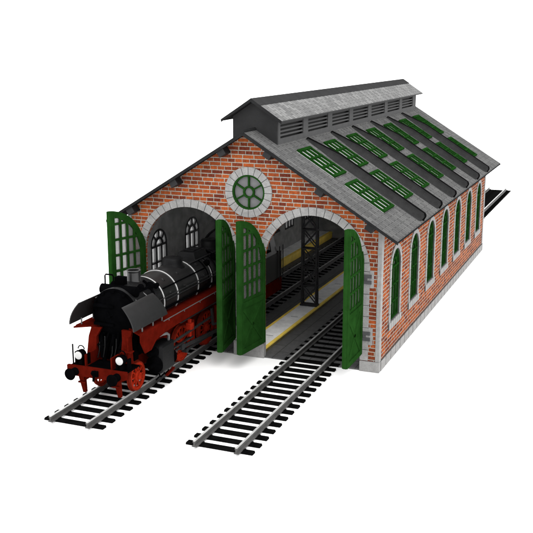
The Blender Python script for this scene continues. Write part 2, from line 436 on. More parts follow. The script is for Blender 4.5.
# side windows ------------------------------------------------------------------
def make_window(x0, fn, cy):
    m = MB()
    voussoirs(m, fn, cy, WS, WW - .005, WW + .20, 180, 0, 11, -.04, .12)
    for sg in (-1, 1):
        n = 6; h = (WS - WB) / n
        for k in range(n):
            ya, yb = cy + sg * (WW - .005), cy + sg * (WW + .2 + (.0 if k % 2 else .0))
            m.plate([(min(ya, yb), WB + h * k + .01), (max(ya, yb), WB + h * k + .01), (max(ya, yb), WB + h * (k + 1) - .01), (min(ya, yb), WB + h * (k + 1) - .01)], [], fn, -.04, .12)
    nb = 6; w0 = cy - WW - .27; bw = 2 * (WW + .27) / nb
    for k in range(nb):
        ya, yb = w0 + bw * k + .024, w0 + bw * (k + 1) - .024
        m.plate([(ya, WB - .30), (yb, WB - .30), (yb, WB), (ya, WB)], [], fn, -.07, .14)
    win = m.build('window', 'stone', shed)
    m = MB()
    m.plate(win_outline(cy, .19), [win_outline(cy, -.01, WB + .01)], fn, -.02, .1)
    m.plate([(cy - WW - .25, WB - .28), (cy + WW + .25, WB - .28), (cy + WW + .25, WB - .01), (cy - WW - .25, WB - .01)], [], fn, -.055, .02); m.build('joint_ring', 'joint', win)
    # green tracery
    fr = MB()
    inner = [(cy - WW + .08, WB + .09), (cy - WW + .08, WS)] + arc(cy, WS, WW - .08, 180, 0, 20)[1:] + [(cy + WW - .08, WB + .09)]
    fr.plate(win_outline(cy, -.006, WB + .004), [inner], fn, .035, .17)
    D0, D1 = .025, .19
    def strip(ya, za, yb, zb, wd):
        d = Vector((yb - ya, zb - za)); nrm = Vector((-d.y, d.x)).normalized() * wd / 2
        fr.plate([(ya - nrm.x, za - nrm.y), (yb - nrm.x, zb - nrm.y), (yb + nrm.x, zb + nrm.y), (ya + nrm.x, za + nrm.y)], [], fn, D0, D1)
    for q in (-.25, .25): strip(cy + q, WB + .08, cy + q, WS, .06)
    for z in (2.42, 3.16): strip(cy - .7, z, cy + .7, z, .06)
    D0, D1 = .02, .20
    strip(cy - .7, WS, cy + .7, WS, .08)
    D0, D1 = .03, .185
    ring = arc(cy, WS, .40, 0, 180, 14); fr.plate(arc(cy, WS, .30, 0, 180, 14) + ring[::-1], [], fn, D0, D1)
    for a in (45, 90, 135):
        c, s_ = math.cos(R(a)), math.sin(R(a)); strip(cy + c * .38, WS + s_ * .38, cy + c * .71, WS + s_ * .71, .055)
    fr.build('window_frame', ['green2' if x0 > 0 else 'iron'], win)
    m = MB(); m.plate(win_outline(cy, -.02, WB + .02), [], fn, .12, .13); m.build('pane', 'window_pane', win)
    return win
wr = make_window(W, side(W), cys[0]); wl = make_window(-W, sideL(-W), cys[0])
for k in range(1, NB):
    copy_part(wr, (0, PITCH * k, 0), shed); copy_part(wl, (0, PITCH * k, 0), shed)

# roof --------------------------------------------------------------------------
YF, YB, XE = -.58, 26.1, 6.43
for sx in (-1, 1):
    m = MB()
    def fr_(u, v, d): return (sx * u, v, roofz(u) - d)
    sky = [[(x0 + .06, 1.61 + PITCH * k), (x1 - .06, 1.61 + PITCH * k), (x1 - .06, 3.07 + PITCH * k), (x0 + .06, 3.07 + PITCH * k)] for x0, x1 in ((1.50, 3.17), (3.60, 5.30)) for k in range(NB)]
    m.plate([(0, YF), (XE, YF), (XE, YB), (0, YB)], sky, fr_, 0, TH, 0, 1, 1)
    rf = m.build('roof', ['slate', 'verge'], shed)
    # verge board along the front and rear edge, slightly below the slates
    for (ya, yb) in ((YF - .035, YF + .03), (YB - .03, YB + .035)):
        v = MB(); v.hexa([(0, ya, roofz(0) - .16), (sx * (XE + .01), ya, roofz(XE) - .13), (sx * (XE + .01), yb, roofz(XE) - .13), (0, yb, roofz(0) - .16),
                          (0, ya, roofz(0) - .012), (sx * (XE + .01), ya, roofz(XE) - .012), (sx * (XE + .01), yb, roofz(XE) - .012), (0, yb, roofz(0) - .012)])
        v.build('verge_board', 'verge', rf)
m = MB(); m.tube([(0, YF - .06, RZ + .0), (0, .7, RZ + .0)], .075, 12); m.build('ridge_cap', 'verge', shed, smooth=40)
# purlin ends under the front overhang
for x, sc in ((-5.30, 1), (-3.2, 1), (-1.0, 1), (1.02, 1), (3.22, 1), (5.29, 1)):
    m = MB(); sg = 1 if x > 0 else -1
    t = Vector((1, 0, -SL * sg)).normalized(); nn = Vector((SL * sg, 0, 1)).normalized()
    c = Vector((x, 0, roofz(x) - TH - .17))
    hw, hh = .17, .15
    P = [c - t * hw - nn * hh, c + t * hw - nn * hh, c + t * hw + nn * hh, c - t * hw + nn * hh]
    m.hexa([*[p + Vector((0, YF + .06, 0)) for p in P], *[p + Vector((0, .1, 0)) for p in P]])
    m.build('purlin_end', 'dark_metal', shed, bevel=.012)
# fins between the skylight bays
ns = Vector((SL, 0, 1)).normalized(); dn = Vector((1, 0, -SL)).normalized()
base0 = Vector((1.05, 0, roofz(1.05) - .02)); ln = (Vector((XE - .04, 0, roofz(XE - .04))) - base0).length
prof = [(0, -.01), (ln, -.01)] + [(ln - .18 + .18 * math.cos(R(a)), .15 + .18 * math.sin(R(a))) for a in range(0, 91, 10)] + [(1.7, .33), (0, .10)]
fin = None
for k in range(NB - 1):
    yc = Y1 + PITCH * (k + .5)
    if fin is None:
        m = MB(); m.plate(prof, [], lambda u, v, d: base0 + dn * u + ns * v + Vector((0, yc - .09 + d, 0)), 0, .18)
        fin = m.build('roof_fin', 'fin', shed, bevel=.012)
        # dark cove before each fin: contact shade put into shape and colour
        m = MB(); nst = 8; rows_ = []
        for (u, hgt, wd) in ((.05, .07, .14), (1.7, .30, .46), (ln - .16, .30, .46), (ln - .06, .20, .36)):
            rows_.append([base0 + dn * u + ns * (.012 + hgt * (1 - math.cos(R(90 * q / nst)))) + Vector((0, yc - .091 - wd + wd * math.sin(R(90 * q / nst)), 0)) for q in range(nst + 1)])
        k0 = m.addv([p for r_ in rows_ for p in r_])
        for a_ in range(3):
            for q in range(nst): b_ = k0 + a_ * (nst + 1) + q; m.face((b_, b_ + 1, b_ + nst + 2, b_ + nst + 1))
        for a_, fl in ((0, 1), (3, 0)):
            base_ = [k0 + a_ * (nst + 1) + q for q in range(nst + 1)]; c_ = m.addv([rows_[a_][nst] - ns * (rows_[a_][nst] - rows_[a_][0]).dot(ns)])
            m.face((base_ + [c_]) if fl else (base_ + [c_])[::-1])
        m.build('fin_shade', 'cove', fin, smooth=60, fixn=False)
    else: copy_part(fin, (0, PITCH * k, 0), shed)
# skylights; those on the left slope are unseen, added to light the interior
def make_skylight(x0, x1, y0, y1, sx=1):
    lnx = (Vector((x1, 0, roofz(x1))) - Vector((x0, 0, roofz(x0)))).length; b0 = Vector((x0, 0, roofz(x0)))
    def P(u, v, d):
        q = b0 + dn * u + ns * d + Vector((0, v, 0)); q.x *= sx; return q
    def slab(mb, u0, u1, v0, v1, d0, d1): mb.hexa([P(u0, v0, d0), P(u1, v0, d0), P(u1, v1, d0), P(u0, v1, d0), P(u0, v0, d1), P(u1, v0, d1), P(u1, v1, d1), P(u0, v1, d1)])
    f = MB()
    wdt = y1 - y0
    for q, bw in ((0, .11), (.333, .12), (.667, .12), (1, .16)):       # bars down the slope
        v = y0 + q * (wdt - bw); slab(f, 0.0, lnx, v, v + bw, .008, .082)
    for q in (0, .335, .668, 1):                                       # deep cross bars
        bw = .13 if q in (0, 1) else .09
        u = q * (lnx - bw); slab(f, u - .002, u + bw + .002, y0 - .006, y1 + .006, .006, .088)
    sk = f.build('skylight', 'green2', shed)
    p = MB(); slab(p, .02, lnx - .02, y0 - .04, y1 - .02, -.02, .012); p.build('pane', 'skypane', sk)
    return sk
for x0, x1 in ((1.50, 3.17), (3.60, 5.30)):
    for sx in (1, -1):
        s0 = make_skylight(x0, x1, 1.55, 3.13, sx)
        for k in range(1, NB): copy_part(s0, (0, PITCH * k, 0), shed)

# lantern -------------------------------------------------------------------------
LW, LY0, LY1, LT, LR = .99, .68, 25.28, 9.885, 10.80
LSL = (LR - 9.937) / 1.31
lz = lambda x: LR - LSL * abs(x)
lant = thing_part('roof_lantern', shed)
zb = roofz(LW) - .05
for yy, d in ((LY0, .1), (LY1, -.1)):
    m = MB(); m.plate([(-LW, zb), (LW, zb), (LW, lz(LW) - .09), (0, LR - .09), (-LW, lz(LW) - .09)], [], lambda u, v, q: (u, yy + q * (1 if d > 0 else -1), v), 0, .1, 0)
    m.build('lantern_gable', 'grey_paint', lant, bevel=.015)
bays = [(1.02 + PITCH * k, 3.80 + PITCH * k) for k in range(NB)]
for sx in (1, -1):
    fn = (lambda u, v, d: (sx * (LW - d), u, v))
    m = MB(); m.plate([(LY0 + .101, zb), (LY1 - .101, zb), (LY1 - .101, LT), (LY0 + .101, LT)], [[(a, 9.17), (b, 9.17), (b, 9.80), (a, 9.80)] for a, b in bays], fn, 0, .07)
    m.build('lantern_wall', 'louvre_grey', lant)
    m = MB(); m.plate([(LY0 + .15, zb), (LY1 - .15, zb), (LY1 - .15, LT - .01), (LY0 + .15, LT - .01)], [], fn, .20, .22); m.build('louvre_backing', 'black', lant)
    lv0 = None
    for k, (a, b) in enumerate(bays):
        if lv0 is None:
            m = MB()
            for j in range(4):
                z = 9.17 + .63 * (j + .35) / 4 + .035
                m.plate([(a + .002, z), (b - .002, z), (b - .002, z + .068), (a + .002, z + .068)], [], lambda u, v, d: (sx * (LW - .012 - d - (v - z) * .35), u, v), 0, .015)
            lv0 = m.build('louvre', 'louvre_grey', lant)
        else: copy_part(lv0, (0, PITCH * k, 0), lant)
LE, LF, LB = 1.31, .285, 25.74
for sx in (-1, 1):
    m = MB(); m.plate([(0, LF), (LE, LF), (LE, LB), (0, LB)], [], lambda u, v, d: (sx * u, v, lz(u) - d), 0, .06, 0, 1, 1)
    m.build('lantern_roof', ['lantern_slate', 'grey_paint'], lant)
    m = MB(); m.plate([(0, LF - .03), (.40, LF - .03), (.40, LB + .02), (0, LB + .02)], [], lambda u, v, d: (sx * u, v, lz(u) + .022 - d), 0, .03); m.build('ridge_flashing', 'flash', lant)
    m = MB(); m.hexa([(0, LF - .05, LR - .12), (sx * (LE + .01), LF - .05, lz(LE) - .10), (sx * (LE + .01), LF - .001, lz(LE) - .10), (0, LF - .001, LR - .12),
                      (0, LF - .05, LR + .012), (sx * (LE + .02), LF - .05, lz(LE) + .012), (sx * (LE + .02), LF - .001, lz(LE) + .012), (0, LF - .001, LR + .012)])
    m.build('lantern_verge', 'verge', lant)

# floor inside --------------------------------------------------------------------
m = MB(); m.box(-W + WT, W - WT, .02, L - .02, .004, .06); m.build('shed_floor', 'floor', shed)
# roof trusses inside (dark)
for k in range(1, 7):
    y = 3.6 * k
    m = MB(); zt_ = roofz(W - WT) - TH - .25
    m.bar((-W + WT, y, zt_), (W - WT, y, zt_), .12, .18)
    for sg in (-1, 1): m.bar((sg * (W - WT), y, zt_ + .05), (0, y, roofz(0) - TH - .25), .12, .16)
    m.bar((0, y, zt_), (0, y, roofz(0) - TH - .3), .12, .12, (1, 0, 0))
    m.build('roof_truss', 'dark_metal', shed)

# doors ---------------------------------------------------------------------------
def make_door(hx, sgn, ang, lb=None):
    """leaf hinged at hx; sgn=-1 a leaf whose closed direction is +x, +1 for -x; ang = opening angle"""
    H = Vector((hx, -.07, 0)); th = R(ang)
    du = Vector((-sgn * math.cos(th), -math.sin(th), 0)); dnm = Vector((0, 0, 1)).cross(du)    # leaf direction and its normal
    Z0, ww = .74, 2.05
    def f(u, v, d): return H + du * u + dnm * d + Vector((0, 0, v))
    crv = lambda u, r=0: SPR - .02 + math.sqrt(max(0, (O - .03 - r) ** 2 - (O - .02 - u) ** 2))
    us = [ww * i / 16 for i in range(17)]
    outer = [(.03, Z0), (ww, Z0)] + [(u, crv(u)) for u in us[::-1]][:-1] + [(.03, crv(.06))]
    holes = []
    st = .30; gz0 = 2.95; nC = 4; bar = .09
    cw = (ww - 2 * st - (nC - 1) * bar) / nC
    rows = [gz0, 3.62, 4.29, 4.96, 5.63]
    for i in range(nC):
        ua = st + i * (cw + bar); ub = ua + cw
        for j in range(len(rows)):
            za = rows[j] + .045; zb_ = (rows[j + 1] - .045) if j + 1 < len(rows) else 99
            la, lb_ = crv(ua, .27), crv(ub, .27)
            ta, tb = min(zb_, la), min(zb_, lb_)
            if tb - za < .10: continue
            if ta - za < .04:
                uu = ua
                while crv(uu, .27) < za + .04: uu += .01
                if ub - uu < .05: continue
                holes.append([(uu, za), (ub, za), (ub, tb), (uu, za + .03)])
            else: holes.append([(ua, za), (ub, za), (ub, tb)] + ([((ua + ub) / 2, min(zb_, crv((ua + ub) / 2, .27)))] if tb < zb_ or ta < zb_ else []) + [(ua, ta)])
    m = MB(); m.plate(outer, holes, f, -.07, .07)
    dr = m.build('door', 'green', shed, bevel=.008)
    if lb: dr['label'] = lb
    m = MB()
    for d0, d1 in ((-.115, -.071), (.071, .115)):                       # stiles, rails and cross braces on both faces
        m.plate([(.04, Z0 + .01), (.22, Z0 + .01), (.22, crv(.22) - .02), (.04, crv(.08) - .03)], [], f, d0, d1)
        m.plate([(ww - .18, Z0 + .01), (ww - .01, Z0 + .01), (ww - .01, crv(ww - .01) - .02), (ww - .18, crv(ww - .18) - .02)], [], f, d0, d1)
        for z in (Z0 + .01, 2.66): m.plate([(.222, z), (ww - .182, z), (ww - .182, z + .22), (.222, z + .22)], [], f, d0, d1)
        e = .004 if d0 > 0 else -.004
        for (ua, za, ub, zb2) in ((.24, Z0 + .24, ww - .2, 2.64), (.24, 2.64, ww - .2, Z0 + .24)):
            q = Vector((ub - ua, zb2 - za)); nr = Vector((-q.y, q.x)).normalized() * .075
            m.plate([(ua - nr.x, za - nr.y), (ub - nr.x, zb2 - nr.y), (ub + nr.x, zb2 + nr.y), (ua + nr.x, za + nr.y)], [], f, d0 * .8, d1 * .8 + e)
            
    m.build('door_brace', 'green', dr, bevel=.006)
    m = MB(); m.plate([(st - .04, gz0), (ww - st + .05, gz0)] + [(u, crv(u, .22)) for u in [ww - st + .05, 1.5, 1.2, .9, .7, .5, .35] if crv(u, .22) > gz0 + .1] + [(st - .04, max(gz0 + .5, crv(st, .27)))], [], f, -.006, .006); m.build('pane', 'door_pane', dr)
    # hinges: H shaped straps on the jamb
    for z in (3.86, 1.50):
        m = MB(); sg = 1 if sgn > 0 else -1
        def bx(xa, xb, za, zb3, ya=-.10, yb=-.052):
            m.box(min(hx + sg * xa, hx + sg * xb), max(hx + sg * xa, hx + sg * xb), ya, yb, za, zb3)
        bx(.10, .42, z + .05, z + .19); bx(.10, .42, z - .19, z - .05); bx(.12, .24, z - .05, z + .05)
        m.tube([(hx + sg * .03, -.10, z - .15), (hx + sg * .03, -.10, z + .15)], .05, 10); bx(.02, .10, z + .07, z + .15, -.12, -.07); bx(.02, .10, z - .15, z - .07, -.12, -.07)
        m.build('hinge', 'hinge', dr, bevel=.006)
make_door(-A - O, -1, 106); make_door(-A + O, 1, 98); make_door(A - O, -1, 97); make_door(A + O, 1, 90)

# ------------------------------------------------------------------ platforms and lattice column
pf = thing('platform', 'narrow grey platform with two yellow edges between the two tracks', 'platform', (0, 0, .06), 'platforms inside the shed')
PX, PZ = .56, .28
m = MB(); m.box(-PX + .14, PX - .14, .42, L - WT - .05, .062, PZ - .004); m.build('paving', 'platform', pf)
for sx in (-1, 1):
    m = MB(); m.box(min(sx * (PX - .138), sx * PX), max(sx * (PX - .138), sx * PX), .42, L - WT - .05, PZ - .08, PZ); m.build('yellow_edge', 'yellow', pf, bevel=.012)
    m = MB(); m.box(min(sx * (PX - .138), sx * (PX - .02)), max(sx * (PX - .138), sx * (PX - .02)), .43, L - WT - .06, .062, PZ - .082); m.build('shaded_edge_side', 'olive', pf)  # side face below the yellow edge, its shade put into darker olive
m = MB()
for y in (2.2, 5.4, 8.9, 12.2, 15.5, 18.8): m.box(-.12, .22, y - .015, y + .015, PZ - .01, PZ + .001)
m.build('joint_line', 'black', pf)
p2 = thing('platform', 'platform along the left wall with a single broad yellow edge', 'platform', (-4.9, 0, .06), 'platforms inside the shed')
m = MB(); m.box(-W + WT + .002, -4.67, .42, L - WT - .05, .062, .49); m.build('paving', 'platform', p2)
m = MB(); m.box(-4.668, -4.45, .42, L - WT - .05, .062, .50); m.build('yellow_edge', 'yellow', p2, bevel=.012)

cx0, cy0 = .06, 7.55
lc = thing('lattice_column', 'black iron lattice column with crossed bracing standing on the middle platform', 'column', (cx0, cy0, PZ))
hw, hd = .37, .14; zT = 6.02; m = MB()
for sx in (-1, 1):
    for sy in (-1, 1):
        m.bar((cx0 + sx * hw, cy0 + sy * hd, PZ + .07), (cx0 + sx * hw, cy0 + sy * hd, zT), .075, .07, (0, 1, 0))
m.build('corner_post', 'iron', lc)
m = MB(); n = 6; h = (zT - PZ - .1) / n
for k in range(n):
    za, zb4 = PZ + .1 + h * k, PZ + .1 + h * (k + 1)
    for sy in (-1, 1):
        y = cy0 + sy * hd
        m.bar((cx0 - hw, y - .012, za + .05), (cx0 + hw, y - .012, zb4 - .05), .055, .03, (0, 1, 0)); m.bar((cx0 - hw, y + .02, zb4 - .05), (cx0 + hw, y + .02, za + .05), .055, .03, (0, 1, 0))
        m.bar((cx0 - hw, y, zb4), (cx0 + hw, y, zb4), .06, .09, (0, 1, 0))
    for sx in (-1, 1):
        m.bar((cx0 + sx * hw, cy0 - hd, zb4), (cx0 + sx * hw, cy0 + hd, zb4), .06, .09, (1, 0, 0))
        m.bar((cx0 + sx * hw, cy0 - hd, za + .05), (cx0 + sx * hw, cy0 + hd, zb4 - .05), .03, .05, (1, 0, 0))
m.build('bracing', 'iron', lc)
m = MB(); m.box(cx0 - hw - .07, cx0 + hw + .07, cy0 - hd - .07, cy0 + hd + .07, PZ + .003, PZ + .09); m.build('base_plate', 'iron', lc, bevel=.01)

# ------------------------------------------------------------------ tracks
def rail_profile(): return [(-.09, .0), (.09, .0), (.09, .02), (.022, .045), (.022, .10), (.045, .12), (.045, .155), (-.045, .155), (-.045, .12), (-.022, .10), (-.022, .045), (-.09, .02)]
def make_track(cx, y0, y1, label):
    t = thing('railway_track', label, 'railway track', (cx, y0, 0), 'tracks through the shed')
    for sx in (-1, 1):
        m = MB(); x = cx + sx * .75
        m.plate([(u, (v * 1.29 + .092)) for u, v in rail_profile()], [], lambda u, v, d: (x + u, d, v), y0, y1); m.box(x - .038, x + .038, y0 + .002, y1 - .002, .29, .306, 1); m.build('rail', ['rail', 'rail_head'], t)
    m = MB(); y = y0 + .40
    m.hexa([(cx - 1.21, y - .13, .004), (cx + 1.21, y - .13, .004), (cx + 1.21, y + .13, .004), (cx - 1.21, y + .13, .004), (cx - 1.195, y - .115, .090), (cx + 1.195, y - .115, .090), (cx + 1.195, y + .115, .090), (cx - 1.195, y + .115, .090)])
    for sx in (-1, 1):
        for q in (-.14, .14): m.box(cx + sx * .75 + q - .03, cx + sx * .75 + q + .03, y - .07, y + .07, .089, .14)
    s0 = m.build('sleeper', 'sleeper', t, origin=(cx, y, 0), bevel=.018)
    k = 1
    while y0 + .40 + .612 * k < y1 - .15 and k < 100:
        copy_part(s0, (0, .612 * k, 0), t); k += 1
make_track(A, -9.44, 51.8, 'empty railway track through the right arch, running out behind the shed')
make_track(-A, -9.44, L - WT - .1, 'railway track under the steam locomotive, entering the left arch')

# ------------------------------------------------------------------ steam locomotive
X = -A; RT = .30
lo = thing('steam_locomotive', 'black and red steam locomotive with grey smoke deflectors half inside the left arch', 'locomotive', (X, 0, RT))
BZ, BR = 3.20, .93
# boiler with bands and domes
m = MB(); m.lathe([(BR, -4.05), (BR, 3.0), (BR + .06, 3.05), (BR + .06, 4.5)], (X, 0, BZ), (0, 1, 0), 56)
boiler = m.build('boiler', 'boiler', lo, smooth=40)
for y in (-4.0, -2.85, -1.0, .3, 2.0):
    m = MB(); m.lathe([(BR + .004, -.03), (BR + .022, -.03), (BR + .022, .03), (BR + .004, .03)], (X, y, BZ), (0, 1, 0), 56, caps=False); m.build('boiler_band', 'band', boiler, smooth=40)
top = BZ + BR
for y, r, h in ((-1.5, .42, .28), (2.1, .42, .36)):
    m = MB(); m.lathe([(r + .10, -.14), (r + .02, -.02), (r, .06), (r, h - .08), (r - .05, h - .02), (r - .14, h), (0, h + .02)], (X, y, top), (0, 0, 1), 32); m.build('dome', 'loco_black', boiler, smooth=50)
m = MB(); m.hexa([(X - .5, -.35, top - .20), (X + .5, -.35, top - .20), (X + .5, .95, top - .20), (X - .5, .95, top - .20), (X - .36, -.25, top + .22), (X + .36, -.25, top + .22), (X + .36, .85, top + .22), (X - .36, .85, top + .22)])
m.box(X - .24, X + .24, 0, .3, top + .22, top + .27); m.box(X - .24, X + .24, .4, .7, top + .22, top + .27)
m.build('sand_box', 'loco_black', boiler, bevel=.06)
for sg in (-1, 1):                                                     # sand pipes down the flank
    m = MB()
    for y in (-.15, .25, .75):
        pts = [(X + sg * (BR + .035) * math.sin(R(a)), y + .1 * (a - 20) / 70, BZ + (BR + .035) * math.cos(R(a))) for a in range(22, 106, 7)]
        m.tube(pts, .026, 7)
    m.build('sand_pipe', 'soot', boiler, smooth=60)
    m = MB(); pts = [(X + sg * (BR + .09) * math.cos(R(12)), y, BZ + (BR + .09) * math.sin(R(12))) for y in (-6.0, -4, -2, 0, 2, 4.4)]
    m.tube(pts, .02, 7)
    for y in (-5.6, -4.3, -2.1, -.4, 1.4, 3.2): m.tube([(X + sg * (BR - .02) * math.cos(R(12)), y, BZ + (BR - .02) * math.sin(R(12))), (X + sg * (BR + .1) * math.cos(R(12)), y, BZ + (BR + .1) * math.sin(R(12)))], .022, 7)
    m.build('handrail', 'rod', lo, smooth=60)
    m = MB()                                                           # feed pipes and fittings on the flank
    m.tube([(X + sg * (BR + .05) * math.sin(R(a)), 1.15, BZ + (BR + .05) * math.cos(R(a))) for a in range(10, 112, 6)], .055, 8)
    m.tube([(X + sg * (BR + .06) * math.sin(R(58)), y, BZ + (BR + .06) * math.cos(R(58))) for y in (-3.9, -2.0, -.2)], .03, 8)
    m.tube([(X + sg * (BR + .06) * math.sin(R(104)), y, BZ + (BR + .06) * math.cos(R(104))) for y in (-4.2, -2, 1, 4.2)], .045, 8)
    for y, a in ((1.05, 42), (2.55, 30), (.2, 48)):
        c = Vector((X + sg * (BR + .06) * math.sin(R(a)), y, BZ + (BR + .06) * math.cos(R(a))))
        m.lathe([(.07, -.12), (.13, -.06), (.13, .08), (.06, .14)], c, (sg * math.sin(R(a)), 0, math.cos(R(a))), 14)
    m.build('feed_pipe', 'soot', boiler, smooth=45)
m = MB()
for y in (3.2, 3.6): m.lathe([(.10, -.1), (.10, .22), (.15, .24), (.15, .30), (.05, .36)], (X + (.22 if y < 3.4 else -.22), y, top + .05), (0, 0, 1), 16)
m.box(X - .5, X + .5, 3.95, 4.25, top - .12, top + .12)
m.build('safety_valve', 'loco_black', boiler, smooth=45)
# smokebox
m = MB(); m.lathe([(BR + .03, -6.08), (BR + .045, -6.04), (BR + .045, -4.12), (BR, -4.06)], (X, 0, BZ), (0, 1, 0), 56)
sb = m.build('smokebox', 'loco_black', lo, smooth=40)
m = MB(); m.lathe([(BR + .025, 0), (BR + .025, .05), (.86, .06), (.86, .10), (.80, .14), (.55, .25), (.25, .31), (0, .33)], (X, -6.07, BZ), (0, -1, 0), 48)
m.tube([(X, -6.38, BZ), (X, -6.55, BZ)], .05, 10)
for a in range(0, 180, 90): m.tube([(X - .2 * math.cos(R(a + 30)), -6.5, BZ - .2 * math.sin(R(a + 30))), (X + .2 * math.cos(R(a + 30)), -6.5, BZ + .2 * math.sin(R(a + 30)))], .02, 7)
for z in (-.35, .35): m.box(X - .75, X + .1, -6.42, -6.28, BZ + z - .05, BZ + z + .05)
for a in range(0, 360, 30): m.box(X + .88 * math.cos(R(a)) - .05, X + .88 * math.cos(R(a)) + .05, -6.24, -6.10, BZ + .88 * math.sin(R(a)) - .05, BZ + .88 * math.sin(R(a)) + .05)
m.build('smokebox_door', 'soot', sb, smooth=35)
m = MB(); m.lathe([(.46, -.16), (.32, -.04), (.275, .04), (.265, .36), (.285, .38), (.285, .43), (.26, .44), (.22, .43), (.21, .1)], (X, -4.68, BZ + BR), (0, 0, 1), 32)
m.build('chimney', 'boiler', sb, smooth=45)
m = MB()                                                               # preheater tank and fittings across the smokebox top
m.tube([(X - .75, -5.75, BZ + .82), (X + .75, -5.75, BZ + .82)], .20, 18)
m.box(X - .30, X + .08, -5.58, -5.30, BZ + BR - .05, BZ + BR + .33)
for sg in (-1, 1):
    for y, a, r in ((-5.2, 34, .12), (-4.62, 40, .15), (-4.3, 46, .1), (-5.6, 38, .09)):
        c = Vector((X + sg * (BR + .05) * math.sin(R(a)), y, BZ + (BR + .05) * math.cos(R(a))))
        m.lathe([(r * .7, -.15), (r, -.06), (r, .12), (r * .5, .18)], c, (sg * math.sin(R(a)), .3, math.cos(R(a))), 16)
    m.tube([(X + sg * (BR + .07) * math.sin(R(a)), -4.55 - .004 * (a - 20), BZ + (BR + .07) * math.cos(R(a))) for a in range(20, 105, 7)], .05, 8)
    m.tube([(X + sg * (BR + .06) * math.sin(R(40)), y, BZ + (BR + .06) * math.cos(R(40))) for y in (-5.9, -5.2, -4.5)], .05, 8)
m.build('smokebox_fitting', 'soot', sb, smooth=45)
m = MB(); pts = [(X - .62, -5.72, BZ + .95), (X - .62, -5.72, BZ + 1.32), (X - .58, -5.72, BZ + 1.38), (X - .30, -5.72, BZ + 1.38), (X - .26, -5.72, BZ + 1.32), (X - .26, -5.72, BZ + 1.0)]
m.tube(pts, .03, 8); m.build('grab_iron', 'soot', sb, smooth=60)
m = MB(); m.hexa([(X - .55, -6.0, 1.35), (X + .55, -6.0, 1.35), (X + .55, -4.3, 1.35), (X - .55, -4.3, 1.35), (X - .75, -6.0, 2.55), (X + .75, -6.0, 2.55), (X + .75, -4.3, 2.55), (X - .75, -4.3, 2.55)])
m.build('saddle', 'soot', lo)
m = MB(); rr = random.Random(3)                                        # pumps, pipes and rods packed in front of the saddle
for i in range(16):
    x = X + rr.uniform(-.62, .62); z = rr.uniform(1.7, 2.3); m.tube([(x, -6.15 - rr.uniform(0, .5), z - rr.uniform(.1, .35)), (x + rr.uniform(-.1, .1), -6.2 - rr.uniform(0, .4), z + rr.uniform(.1, .4))], rr.uniform(.03, .09), 10)
for sg in (-1, 1):
    m.tube([(X + sg * .35, -6.55, 1.62), (X + sg * .38, -6.5, 2.05), (X + sg * .55, -6.25, 2.35), (X + sg * .7, -5.9, 2.5)], .07, 10)
    m.lathe([(.2, 0), (.24, .08), (.24, .5), (.2, .58)], (X + sg * 1.02, -5.95, 1.95), (0, 1, 0), 20)
m.box(X - .75, X + .75, -6.1, -5.8, 1.45, 2.3)
m.build('front_pump', 'soot', lo, smooth=45)
# smoke deflectors
for sg in (-1, 1):
    n = 8; y0, y1 = -7.12, -4.55; m = MB(); pr = []
    for i in range(n + 1):
        q = i / n; x = 1.36 - .44 * q ** 1.8; z = 2.93 + .88 * q - .02 * q * q
        pr.append((x, z))
    k = m.addv([(X + sg * (x + off), y, z) for off in (0, -.045) for (x, z) in pr for y in (y0 + .06 * ((z - 2.93) / .88 - .5) ** 2, y1 - .32 * (z - 2.93) / .88)])
    N = 2 * (n + 1)
    for i in range(n):
        a = k + 2 * i; m.face((a, a + 1, a + 3, a + 2)); m.face((N + a + 2, N + a + 3, N + a + 1, N + a)); m.face((a, a + 2, N + a + 2, N + a)); m.face((a + 1, N + a + 1, N + a + 3, a + 3))
    m.face((k, N + k, N + k + 1, k + 1)); e = k + 2 * n; m.face((e, e + 1, N + e + 1, N + e))
    d = m.build('smoke_deflector', 'deflector', lo, smooth=50)
    for pa, pb, r_ in [((1.29, y, 2.66), (1.29, y, 3.0), .03) for y in (-6.4, -5.6, -4.9)] + [((.9, -5.2, 3.72), (.55, -5.2, 3.95), .025), ((.9, -6.0, 3.7), (.6, -5.8, 3.85), .025)]:
        m = MB(); m.tube([(X + sg * pa[0], *pa[1:]), (X + sg * pb[0], *pb[1:])], r_, 8); m.build('deflector_stay', 'pipe', d, smooth=50)
